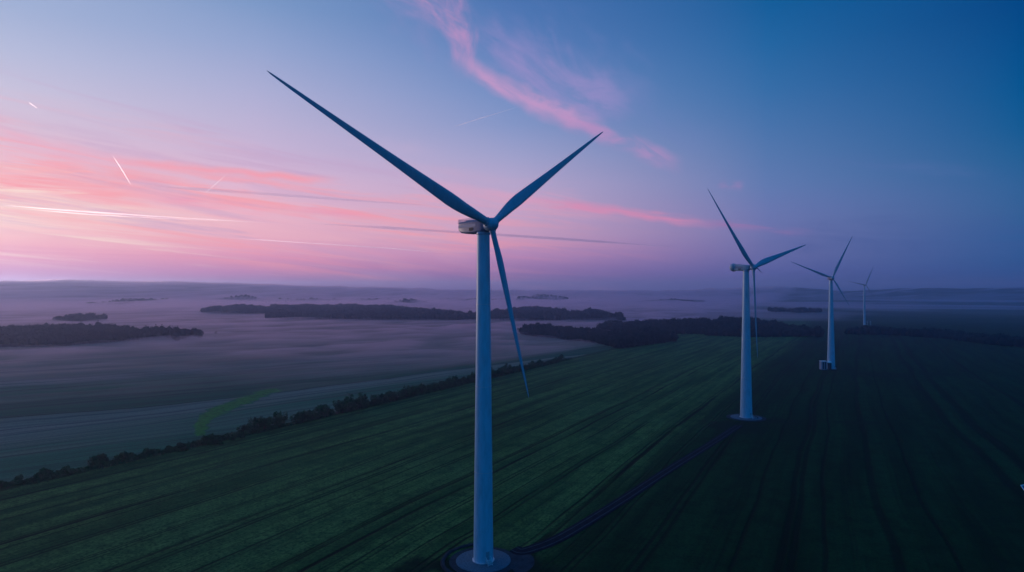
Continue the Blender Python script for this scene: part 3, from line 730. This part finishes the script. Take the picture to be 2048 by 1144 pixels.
# ------------------------------------------------------------------ sky (world)
W = bpy.data.worlds.new('World'); S.world = W; W.use_nodes = True
t = NT(W.node_tree); bg = W.node_tree.nodes['Background']
G = t.new('ShaderNodeTexCoord').outputs['Generated']
sp = t.new('ShaderNodeSeparateXYZ'); t.l.new(G, sp.inputs[0])
el = t.m('MULTIPLY', t.m('ARCSINE', sp.outputs[2]), 180/math.pi)
az = t.m('MULTIPLY', t.m('ARCTAN2', sp.outputs[0], sp.outputs[1]), 180/math.pi)
e01 = t.m('DIVIDE', t.m('ADD', el, 10.), 100., clamp=True)
def column(px, rows, zen):
    a = math.atan((px-1024)/F); st = []
    for py, c in rows: st.append(((10+math.degrees(math.atan((HOR-py)/F*math.cos(a))))/100, srgb(*c)))
    st = [(0, tuple(c*.6 for c in st[0][1][:3])+(1,))]+st+[(.55, srgb(*zen)), (1., srgb(40,98,165))]
    return t.ramp(e01, sorted(st, key=lambda q: q[0])), math.degrees(a)
cols = [
 column(0, [(575,(172,108,164)),(545,(208,128,174)),(510,(244,166,184)),(470,(254,196,196)),(420,(255,218,208)),(370,(250,196,200)),(310,(234,188,204)),(250,(218,193,213)),(180,(202,195,219)),(90,(181,188,218)),(0,(160,177,213))], (90,130,190)),
 column(512, [(575,(164,108,166)),(545,(198,126,177)),(510,(236,158,186)),(470,(242,178,195)),(420,(240,187,204)),(370,(226,185,210)),(310,(206,183,214)),(250,(191,181,214)),(180,(174,176,213)),(90,(149,166,208)),(0,(123,153,199))], (70,120,185)),
 column(1024, [(575,(128,103,163)),(545,(155,115,172)),(510,(194,140,186)),(470,(208,162,195)),(420,(198,168,202)),(370,(186,170,207)),(310,(161,163,205)),(250,(134,152,200)),(180,(113,142,195)),(90,(90,127,186)),(0,(74,116,177))], (45,105,175)),
 column(1536, [(575,(78,90,153)),(545,(92,98,162)),(510,(106,110,168)),(470,(112,118,174)),(420,(108,122,178)),(370,(98,124,178)),(310,(86,121,175)),(250,(72,116,172)),(180,(54,110,168)),(90,(34,102,162)),(0,(16,93,154))], (20,90,160)),
 column(2048, [(575,(42,84,142)),(545,(42,83,143)),(510,(44,90,148)),(470,(46,94,151)),(420,(52,98,152)),(370,(48,99,153)),(310,(32,96,150)),(250,(14,91,148)),(180,(0,86,145)),(90,(0,78,140)),(0,(0,70,133))], (0,80,150)),
]
left = t.ramp(e01, [(0,srgb(120,70,110)),(.10,srgb(215,130,165)),(.15,srgb(255,196,190)),(.2,srgb(245,196,200)),(.3,srgb(190,180,212)),(.5,srgb(110,145,200)),(1,srgb(40,98,165))])
back = t.ramp(e01, [(0,srgb(8,42,76)),(.10,srgb(10,88,150)),(.2,srgb(0,112,186)),(.4,srgb(0,112,190)),(.7,srgb(8,106,182)),(1,srgb(40,98,165))])
seq = [(-180, back), (-108, back), (-66, left)]+[(a, c) for c, a in cols]+[(95, back)]
sky = seq[0][1]
for (a0, _), (a1, c1) in zip(seq[:-1], seq[1:]):
    if a1 == -108: continue
    sky = t.mix(t.smooth(az, a0, a1, kind='LINEAR'), sky, c1)
# cirrus: soft bands along lines in the sky, broken up by noise
def az_el(px, py):
    a = math.atan((px-1024)/F); return math.degrees(a), math.degrees(math.atan((HOR-py)/F*math.cos(a)))
skyv = t.vec(az, el)
def cirrus(sky, p, q, wid, colr, amt, stretch=(.09,.75), bend=0., seed=0., lo=.38, hi=.7, soft=.25, side=0.):
    (a0, e0), (a1, e1) = az_el(*p), az_el(*q); L = math.hypot(a1-a0, e1-e0); ux, uy = (a1-a0)/L, (e1-e0)/L
    azp = t.m('MULTIPLY_ADD', sky, 1e-6, az)      # the bands are laid one after another
    x = t.m('SUBTRACT', azp, a0); y = t.m('SUBTRACT', el, e0)
    u = t.m('ADD', t.m('MULTIPLY', x, ux), t.m('MULTIPLY', y, uy)); v = t.m('SUBTRACT', t.m('MULTIPLY', y, ux), t.m('MULTIPLY', x, uy))
    un = t.m('DIVIDE', u, L)
    if bend: v = t.m('SUBTRACT', v, t.m('MULTIPLY', t.m('MULTIPLY', un, t.m('SUBTRACT', 1., un)), 4*bend))
    nv = t.vec(t.m('ADD', t.m('MULTIPLY', u, stretch[0]), seed), t.m('MULTIPLY', v, stretch[1]), seed)
    n = t.noise(nv, 1., 5, .66, .6); n2 = t.noise(t.vec(t.m('MULTIPLY', u, .35), t.m('MULTIPLY', v, .5), seed+4), 1., 1)
    vv = t.m('ADD', v, t.m('MULTIPLY', t.m('SUBTRACT', n2, .5), wid*1.3))
    if side: vv = t.m('MULTIPLY', vv, t.smooth(vv, -.01, .01, 1. if side > 0 else 1/abs(side), abs(1/side) if side > 0 else 1.))
    band = t.smooth(t.m('ABSOLUTE', vv), 0., wid, 1, 0)
    ends = t.m('MULTIPLY', t.smooth(un, -.02, soft), t.smooth(un, 1-soft, 1.02, 1, 0))
    f = t.m('MULTIPLY', t.m('MULTIPLY', band, ends), t.m('MULTIPLY', t.smooth(n, lo, hi), amt))
    return t.mix(f, sky, srgb(*colr))
def wisps(sky, colr, amt, slope, sv, su_, e_lo, e_hi, a_hi, lo, hi, seed):
    azp = t.m('MULTIPLY_ADD', sky, 1e-6, az)
    v = t.m('MULTIPLY_ADD', azp, slope, el)
    n = t.noise(t.vec(t.m('MULTIPLY', azp, su_), t.m('MULTIPLY', v, sv), seed), 1., 6, .62, .5)
    big = t.noise(t.vec(t.m('MULTIPLY', azp, su_*.5), t.m('MULTIPLY', v, sv*.3), seed+7), 1., 1)
    reg = t.m('MULTIPLY', t.m('MULTIPLY', t.smooth(v, e_lo, e_lo+2.), t.smooth(v, e_hi-5, e_hi, 1, 0)), t.m('MULTIPLY', t.smooth(azp, a_hi-35, a_hi, 1, 0), t.smooth(azp, -95, -70)))
    f = t.m('MULTIPLY', t.m('MULTIPLY', t.smooth(n, lo, hi), t.smooth(big, .3, .6)), t.m('MULTIPLY', reg, amt))
    return t.mix(f, sky, srgb(*colr))
sky = wisps(sky, (252,158,168), .8, .10, 1.1, .07, -1.5, 11., 18., .44, .66, 3.)
sky = wisps(sky, (196,158,198), .55, .13, 1.0, .06, -2., 12., 16., .46, .66, 23.)
sky = wisps(sky, (255,226,212), .7, .09, 2.0, .06, -2.5, 7., -6., .48, .66, 43.)
for a_ in (
 # p, q, width, colour, amount, options
 ((-300,300), (430,390), 3.4, (250,160,168), .55, dict(stretch=(.05,.7), seed=1, lo=.34, hi=.75)),
 ((-300,345), (330,385), 1.5, (252,148,156), .7, dict(stretch=(.09,1.5), seed=21, lo=.4, hi=.62)),
 ((-300,372), (260,378), .8, (255,232,216), .8, dict(stretch=(.11,1.9), seed=9, lo=.4, hi=.66)),
 ((-300,420), (330,432), 1.0, (255,226,212), .7, dict(stretch=(.06,1.4), seed=19)),
 ((180,312), (690,362), .5, (250,158,172), .85, dict(stretch=(.07,.6), seed=2, lo=.22, hi=.6)),
 ((-60,250), (330,352), .9, (238,166,190), .5, dict(stretch=(.06,.7), seed=12)),
 ((230,392), (790,434), .7, (244,152,178), .7, dict(stretch=(.09,1.1), seed=3, lo=.3, hi=.68)),
 ((-100,200), (280,288), .7, (198,164,200), .55, dict(stretch=(.06,.7), seed=4)),
 ((300,440), (1000,500), 1.6, (246,190,200), .5, dict(stretch=(.05,1.2), seed=22)),
 ((-200,500), (700,530), 1.4, (226,140,176), .45, dict(stretch=(.04,1.3), seed=23)),
 ((-300,315), (300,352), .8, (255,176,174), .7, dict(stretch=(.12,1.6), seed=41, lo=.42, hi=.62)),
 ((40,372), (640,412), .8, (250,168,178), .6, dict(stretch=(.12,1.6), seed=42, lo=.4, hi=.64)),
 ((420,255), (900,330), 2.4, (196,176,210), .4, dict(stretch=(.05,.5), seed=24)),
 ((800,350), (1260,440), 1.7, (226,164,194), .55, dict(stretch=(.07,1.0), seed=5)),
 ((1020,398), (1450,452), .68, (228,140,178), .7, dict(stretch=(.13,1.1), bend=.2, seed=6, lo=.3, hi=.62)),
 ((1380,440), (1640,468), .6, (168,118,172), .55, dict(stretch=(.1,.9), seed=7)),
 ((740,-40), (960,120), 3.0, (176,146,200), .6, dict(stretch=(.15,.4), bend=.9, seed=8, lo=.36, hi=.72)),
 ((800,-20), (945,90), 1.4, (206,150,194), .6, dict(stretch=(.2,.6), bend=.4, seed=28, lo=.36, hi=.7)),
 ((915,-50), (935,160), 1.5, (200,148,196), .7, dict(stretch=(.22,.55), seed=13, lo=.33, hi=.72)),
 ((985,20), (1300,260), 5.2, (138,138,196), .55, dict(stretch=(.11,.3), seed=11, lo=.34, hi=.78)),
 ((930,60), (1275,225), 3.0, (158,144,200), .7, dict(stretch=(.15,.5), bend=-.5, seed=31, lo=.28, hi=.68)),
 ((905,105), (1215,252), 1.15, (200,154,200), .85, dict(stretch=(.2,.8), bend=-.7, seed=10, lo=.2, hi=.55)),
 ((1075,215), (1370,340), 1.1, (188,144,194), .8, dict(stretch=(.18,.7), bend=.35, seed=14, lo=.3, hi=.66)),
 ((1180,180), (1420,330), 3.0, (112,130,190), .4, dict(stretch=(.1,.35), seed=32, lo=.36, hi=.75)),
 ((1432,366), (1490,374), .6, (164,130,182), .6, dict(stretch=(.4,.8), seed=15, lo=.36, hi=.66)),
 ((1620,312), (2000,350), .7, (86,112,170), .45, dict(stretch=(.1,.6), seed=16)),
 ((1500,455), (2200,480), 2.4, (66,88,150), .55, dict(stretch=(.05,.5), seed=17)),
): sky = cirrus(sky, *a_[:5], **a_[5])
t.l.new(sky, bg.inputs['Color']); bg.inputs['Strength'].default_value = 1.0
W.cycles.sampling_method = 'MANUAL'; W.cycles.sample_map_resolution = 192

# ------------------------------------------------------------------ low sun just outside the left edge
SUN_AZ, SUN_EL = -56., .15
sd = Vector((math.sin(math.radians(SUN_AZ))*math.cos(math.radians(SUN_EL)), math.cos(math.radians(SUN_AZ))*math.cos(math.radians(SUN_EL)), math.sin(math.radians(SUN_EL))))
su = bpy.data.lights.new('sun', 'SUN'); su.energy = 5.2; su.angle = math.radians(2.5); su.color = (1., .74, .68)
so = bpy.data.objects.new('sun', su); COL.objects.link(so); so.rotation_euler = (-sd).to_track_quat('-Z', 'Y').to_euler()

# ------------------------------------------------------------------ camera and render settings
cd = bpy.data.cameras.new('camera'); cam = bpy.data.objects.new('camera', cd); COL.objects.link(cam)
cd.sensor_width = 36; cd.lens = 36*F/2048; cd.clip_start = 1; cd.clip_end = 400000
cam.location = (0, 0, CAM_Z); cam.rotation_euler = (math.radians(90)+math.atan((HOR-572)/F), 0, 0); S.camera = cam
S.view_settings.view_transform = 'Standard'; S.view_settings.look = 'None'; S.view_settings.exposure = 0; S.view_settings.gamma = 1
S.render.engine = 'CYCLES'; S.cycles.use_denoising = True; S.cycles.volume_bounces = 2; S.cycles.max_bounces = 6; S.cycles.diffuse_bounces = 3
S.cycles.volume_max_steps = 64
